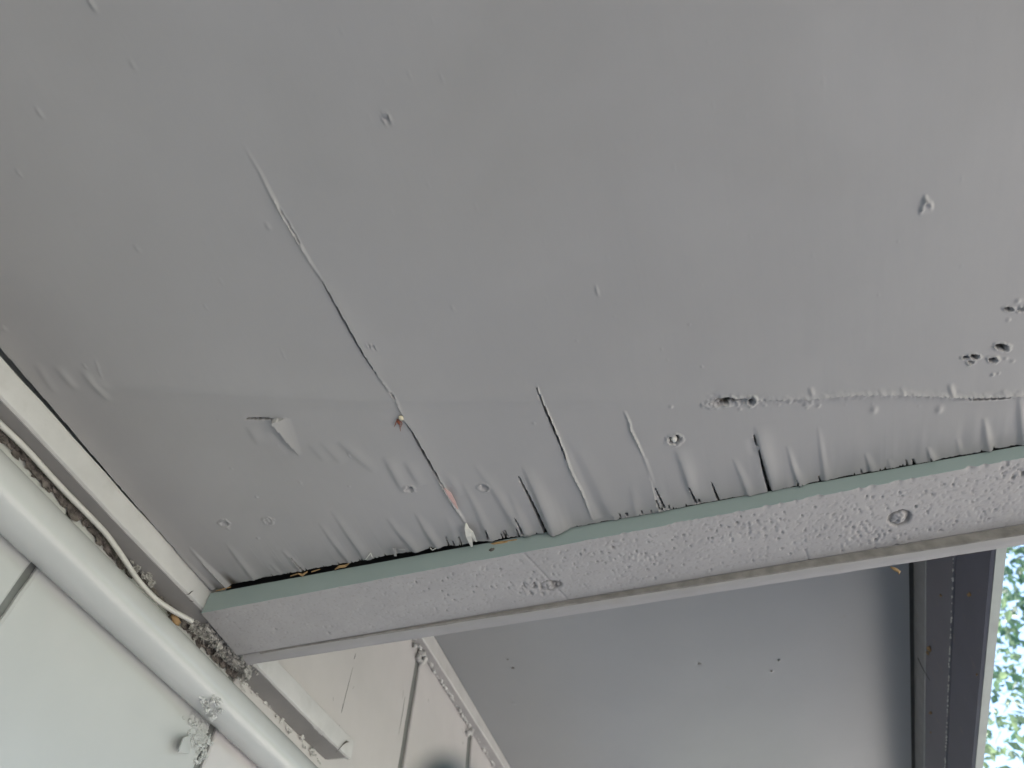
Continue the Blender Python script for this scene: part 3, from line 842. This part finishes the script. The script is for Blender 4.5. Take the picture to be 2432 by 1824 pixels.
for k in range(160):
    y = .8 + 1.7 * rng.random(); s_ = .0006 + .0012 * rng.random()
    fl.blob((xin(y) - .0035, y, zri(y) + rng.normal() * .0006), (s_, s_ * 3, s_), seed=k, rough=.5, nu=6, nv=4)
fl.obj('paint_bead', MT['white_wood'], fas, kind='stuff')
fl = MB()
for p, s_ in [((2265, 1410), .0022), ((2340, 1407), .0032), ((2213, 1693), .0030), ((2222, 1540), .0045), ((2216, 1550), .0032), ((2210, 1740), .0015), ((2345, 1600), .0015)]:
    d = ray(p); t = .489 / d[0]; c = d * t; c[0] = xin(c[1]) - (.006 if c[2] > .917 else .002)
    fl.blob(c, (s_, s_ * 1.6, s_), seed=int(p[1]), rough=.6)
fl.obj('dirt_speck', MT['raw_wood'], fas, kind='stuff')
tw = MB(); q = [onx(p, xin(1.8) - .012) for p in [(2180, 1563), (2190, 1585), (2208, 1616)]]; tw.tube(q, [.0012, .0008, .0004], 5)
tw.obj('twig', MT['crust'], label='thin dark twig caught in the gap beside the fascia', cat='twig')

# ------------------------------------------------------------------ roof over it all
rf = MB()
rf.hexa([(.64, -2.2, 1.20), (.64, 5.4, 1.20), (-3.6, 5.4, 2.5), (-3.6, -2.2, 2.5), (.64, -2.2, 1.28), (.64, 5.4, 1.28), (-3.6, 5.4, 2.6), (-3.6, -2.2, 2.6)])
o = rf.obj('house_roof', MT['roof'], label='dark sloping house roof above the eave', cat='roof')
ef = MB(); ef.box((.60, -1.62, H1 - .01), (.632, .60, 1.2)); ef.box((.46, .60, .80), (.62, .618, 1.2))
ef.box((-.70, -1.64, H1 - .01), (.632, -1.622, 1.2))
ef.obj('box_fascia', MT['fascia'], label='grey boards boxing in the lower ceiling', cat='fascia')

# ------------------------------------------------------------------ pipe, cable
pu = MB()
py = np.concatenate([np.arange(-2.4, .2, .2), np.arange(.2, 1.9, .02)])
pz = lerp(py, [-2.4, .41, .70, .98, 1.9], [.40, .514, .5275, .5405, .580])
pu.tube(np.stack([np.full_like(py, -.6735) , py, pz], 1), .0272, 40)
pipe = pu.obj('painted_pipe', MT['pipe'], smooth=True, auto=50, label='thick pale painted pipe running along the wall below the ledger', cat='pipe')
CB = [(-40, 968), (0, 1007), (63, 1066), (126, 1137), (189, 1202), (252, 1266), (289, 1319), (327, 1378), (371, 1425), (409, 1450), (456, 1475)]
cx_ = [-.682] * 6 + [-.681, -.678, -.674, -.672, -.668]
CP = np.array([onx(p, x) for p, x in zip(CB, cx_)])
CP = np.concatenate([[CP[0] + np.array([0, -.9, -.06])], CP])
# smooth it
tt = np.arange(len(CP)); t2 = np.linspace(0, len(CP) - 1, 90)
CPs = np.stack([np.interp(t2, tt, CP[:, i]) for i in range(3)], 1)
for _ in range(6): CPs[1:-1] = (CPs[:-2] + 2 * CPs[1:-1] + CPs[2:]) / 4
cu = MB(); cu.tube(CPs, .0033, 14)
cable = cu.obj('cable', MT['cable'], smooth=True, auto=60, label='thin white painted cable sagging under the ledger above the pipe', cat='cable')

# brown dirt between pipe, cable and ledger; its darkness also stands for the shadow gap
dc = MB()
for k in range(420):
    y = .22 + .62 * rng.random()
    zc = float(np.interp(y, py, pz)) + .0272; zt = float(np.polyval(_pf, y))
    u = rng.random()
    z = zc + (zt - zc) * (.76 + .28 * u)
    s_ = .0016 + .0032 * rng.random() ** 2
    dc.blob((XW + .001 + .004 * rng.random(), y, z), (s_ * .7, s_ * 2.0, s_), seed=k, rough=.7, nu=7, nv=5)
dc.obj('dirt_and_shade', MT['crust'], label='crusted dirt and painted-in shade on the wall between pipe and ledger', cat='dirt', kind='stuff')


def clump(name, pix, m, n, rr, label, cat, spread, xoff, fibres=0, seed=1):
    kind = 'stuff' if name == 'filler_crumb' else None
    R = np.random.default_rng(seed); bb = MB()
    base = [onx(p, xoff) if not callable(xoff) else xoff(p) for p in pix]
    for k in range(n):
        t = R.random() * (len(base) - 1); i = min(int(t), len(base) - 2); c = base[i] * (1 - t + i) + base[i + 1] * (t - i)
        c = c + R.normal(size=3) * np.array(spread); s_ = rr * (.35 + .9 * R.random() ** 2)
        bb.blob(c, (s_, s_ * (1 + R.random()), s_), seed=k + seed * 100, rough=.8, nu=9, nv=7, freq=2.8)
        for _ in range(fibres):
            d = R.normal(size=3); d /= np.linalg.norm(d); l = s_ * (1 + R.random())
            e = np.cross(d, R.normal(size=3)); e /= np.linalg.norm(e)
            q = [c + d * s_ * .7, c + d * (s_ * .7 + l * .5) + e * l * .15, c + d * (s_ * .7 + l * .9) + e * l * .4]
            bb.tube(q, [.0006, .0005, .0002], 4)
    return bb.obj(name, m, label=label, cat=cat, kind=kind)


def onled(p):
    q = onz(p, .592)
    return onz(p, float(np.polyval(_pf, q[1])) - .004)


clump('debris_clump', [(478, 1488), (498, 1508), (520, 1530), (548, 1552), (568, 1575), (590, 1600)], MT['fluff'], 190, .0042,
      'crumbly grey fluffy clump wedged between the pipe and the beam end', 'debris', (.0055, .006, .003), onled, 9, 3)


def onpipe(p):
    d = ray(p); d = d / np.linalg.norm(d); best = None
    for t in np.linspace(.6, 1.6, 1500):
        c = d * t; zc = np.interp(c[1], py, pz)
        if (c[0] + .6735) ** 2 + (c[2] - zc) ** 2 < .0275 ** 2: best = c; break
    return best if best is not None else onx(p, XW)


clump('mud_patch', [(478, 1662), (500, 1650), (530, 1668), (515, 1690), (492, 1678), (508, 1705), (478, 1662)], MT['pipe'], 80, .0024,
      'crusty grey mud patch stuck on the pipe', 'mud', (.0008, .0055, .0045), onpipe, 0, 5)
clump('plaster_lump', [(455, 1715), (480, 1730), (470, 1755), (495, 1760), (468, 1775), (485, 1790)], MT['wall'], 170, .0021,
      'ragged lump of peeling filler on the wall joint under the pipe', 'filler', (.0005, .009, .008), XW + .0006, 0, 7)
fw = MB()
q = [onx((437, 1752), XW + .014), onx((424, 1786), XW + .016), onx((450, 1790), XW + .004), onx((452, 1745), XW + .003)]
q = np.array(q); fw.hexa(np.concatenate([q, q + np.array([-.002, .0, .0])]))
fw.obj('paint_flake', MT['wall'], label='curled pale paint flake lifting off the wall beside the lump', cat='paint flake')
clump('filler_crumb', [(555, 1608), (600, 1640), (650, 1690), (700, 1745), (735, 1785), (760, 1812)], MT['caulk'], 40, .0028,
      'broken crumbs of filler under the cut ledger end', 'filler', (.0012, .007, .003), XW + .002, 1, 9)
clump('web_strand', [(317, 1340), (330, 1352), (345, 1372), (352, 1362), (362, 1392)], MT['fluff'], 22, .0028,
      'wispy grey web strands hanging from the ledger beside the cable', 'cobweb', (.0015, .003, .002), onled, 3, 11)
am = MB(); am.blob(onx((418, 1472), -.684), (.004, .010, .004), seed=5, rough=.4, nu=10, nv=8)
am.obj('amber_lump', MT['raw_wood'], smooth=True, label='small amber foam lump under the cable end', cat='foam')
tw = MB(); q = [onx(p, -.655) for p in [(798, 1787), (806, 1778), (815, 1768), (823, 1762), (829, 1762)]]
tw.tube(q, [.0003, .0007, .0009, .0016, .0004], 5)
tw.obj('dry_stalk', MT['crust'], label='thin dry stalk sticking out at the cut end of the ledger', cat='stalk')
wc = MB()
for pts, r in [([(845, 1552), (842, 1562), (841, 1566)], .0012), ([(838, 1585), (828, 1625), (820, 1655), (812, 1690)], .0006), ([(815, 1672), (811, 1692)], .0013), ([(806, 1722), (808, 1738), (809, 1748)], .0026),
               ([(791, 1656), (792, 1665)], .0008), ([(1017, 1660), (1018, 1668)], .0010), ([(1097, 1730), (1101, 1742)], .0010), ([(1099, 1762), (1100, 1768)], .0018), ([(841, 1630), (838, 1636)], .0008),
               ([(958, 1640), (956, 1660)], .0007), ([(962, 1655), (955, 1700), (947, 1745)], .0008)]:
    P = [onx(p, XW + .0004) for p in pts]; n_ = len(P)
    r = min(r * .7, .0012); wc.tube(P, [r * .4] + [r] * (n_ - 2) + [r * .3], 5)
wc.obj('paint_crack', MT['backing'], wall, kind='stuff')

# ------------------------------------------------------------------ small insect by the long split
ins = thing('insect', onz((947, 1000), H1 - .002), 'tiny red-brown insect with a cream head on the long ceiling split', 'insect')
ib = MB(); c = onz((947, 1004), H1 - .003); ib.blob(c, (.0016, .0034, .0014), seed=1, rough=.1, nu=10, nv=8); ib.obj('abdomen', MT['insect'], ins, smooth=True)
ib = MB(); c = onz((953, 993), H1 - .003); ib.blob(c, (.0030, .0034, .0018), seed=2, rough=.15, nu=10, nv=8); hd = ib.obj('head', MT['insect_pale'], ins, smooth=True)
ib = MB(); c = onz((954, 992), H1 - .0048); ib.blob(c, (.0008, .0010, .0004), seed=2, rough=.1); ib.obj('eye', MT['dark'], hd, smooth=True)
for pts in [[(948, 998), (943, 996), (939, 1010)], [(948, 1000), (941, 1002), (936, 1014)], [(949, 1002), (950, 1012), (951, 1024)], [(951, 1000), (955, 1006), (952, 1014)]]:
    ib = MB(); ib.tube([onz(p, H1 - .0028) for p in pts], [.0006, .0005, .0003], 5); ib.obj('leg', MT['insect'], ins)

# ------------------------------------------------------------------ dark rounded tip close to the lens
rd = MB(); d = ray((1050, 1866)); d /= np.linalg.norm(d); c = d * .10
up = M[:, 1]; 
R_t = .0034
pts = []; rad = []
for k in range(7):
    a_ = k / 6 * math.pi / 2; pts.append(c + up * (R_t * (1 - math.sin(a_)) - R_t)); rad.append(max(R_t * math.cos(a_), .0002))
pts = pts[::-1]; rad = rad[::-1]
pts.append(c + up * .02); rad.append(R_t)
pts.append(c + up * .05); rad.append(R_t)
rd.tube(pts, rad, 20)
rd.obj('dark_rod', MT['rod'], smooth=True, label='dark blurred rounded rod tip poking in at the bottom edge', cat='rod')

# ------------------------------------------------------------------ trees and hedge outside
def leaves(center, rad, n, size, seed, shell=.35):
    R = np.random.default_rng(seed)
    d = R.normal(size=(n, 3)); d /= np.linalg.norm(d, axis=1)[:, None]
    r = (shell + (1 - shell) * R.random(n)) ** .6
    cl = fbm(d[:, 0] * 3 + seed, d[:, 1] * 3 + d[:, 2] * 2, 3)
    P = np.asarray(center) + d * r[:, None] * np.asarray(rad) * (1 + .5 * cl)[:, None]
    keep = vnoise(P[:, 0] * 2.6 + seed, P[:, 1] * 2.6 + P[:, 2] * 2.1) > -.12
    P = P[keep]; n = len(P)
    a = R.normal(size=(n, 3)); a /= np.linalg.norm(a, axis=1)[:, None]
    e = np.cross(a, R.normal(size=(n, 3))); e /= np.linalg.norm(e, axis=1)[:, None]
    nn = np.cross(a, e)
    s = size * (.6 + .8 * R.random(n))[:, None]
    V = np.stack([P, P + a * s * .5 + e * s * .28 + nn * s * .08, P + a * s, P + a * s * .5 - e * s * .28 + nn * s * .08], 1).reshape(-1, 3)
    i = np.arange(n) * 4
    F_ = np.concatenate([np.stack([i, i + 1, i + 2], 1), np.stack([i, i + 2, i + 3], 1)]).tolist()
    return V, F_


def tree(base, h, crown_c, crown_r, n, size, seed, m, label, group='trees beside the house'):
    t = thing('leafy_tree', base, label, 'tree', group)
    tb_ = MB(); base = np.array(base); c = np.array(crown_c)
    top_ = np.array([base[0], base[1], c[2] + crown_r[2] * .5]); c = np.array([base[0] + .1, base[1], c[2]])
    tb_.tube([base, base * .7 + c * .3 + np.array([.05, .03, 0]), base * .3 + c * .7, top_], [.14, .11, .07, .03], 10)
    R = np.random.default_rng(seed)
    for k in range(6):
        f = .45 + .5 * R.random(); s0 = base * (1 - f) + top_ * f; d = R.normal(size=3); d[2] = abs(d[2]) * .6; d /= np.linalg.norm(d)
        tb_.tube([s0, s0 + d * crown_r[0] * .25 + np.array([0, 0, .05]), s0 + d * crown_r[0] * .5], [.022, .014, .005], 6)
    tb_.obj('trunk', MT['bark'], t)
    lm = MB(); V, F_ = leaves(crown_c, crown_r, n, size, seed); lm.add(V, F_)
    o = lm.obj('crown', m, t); o['kind'] = 'stuff'
    return t


d0 = ray((2405, 1560)); d0 = d0 / np.linalg.norm(d0)
c0 = d0 * 7.0
tree((c0[0] + 1.9, c0[1] + .2, GZ), 5, c0, (1.7, 1.7, 1.9), 7000, .095, 11, MT['leaf'], 'bright green leafy tree close past the fascia')
c1 = d0 * 12.0 + np.array([1.6, 0, .3])
tree((c1[0] + 1.5, c1[1], GZ), 7, c1, (2.6, 2.6, 2.6), 4200, .15, 12, MT['leaf2'], 'bluish green tree farther behind the bright leafy one')
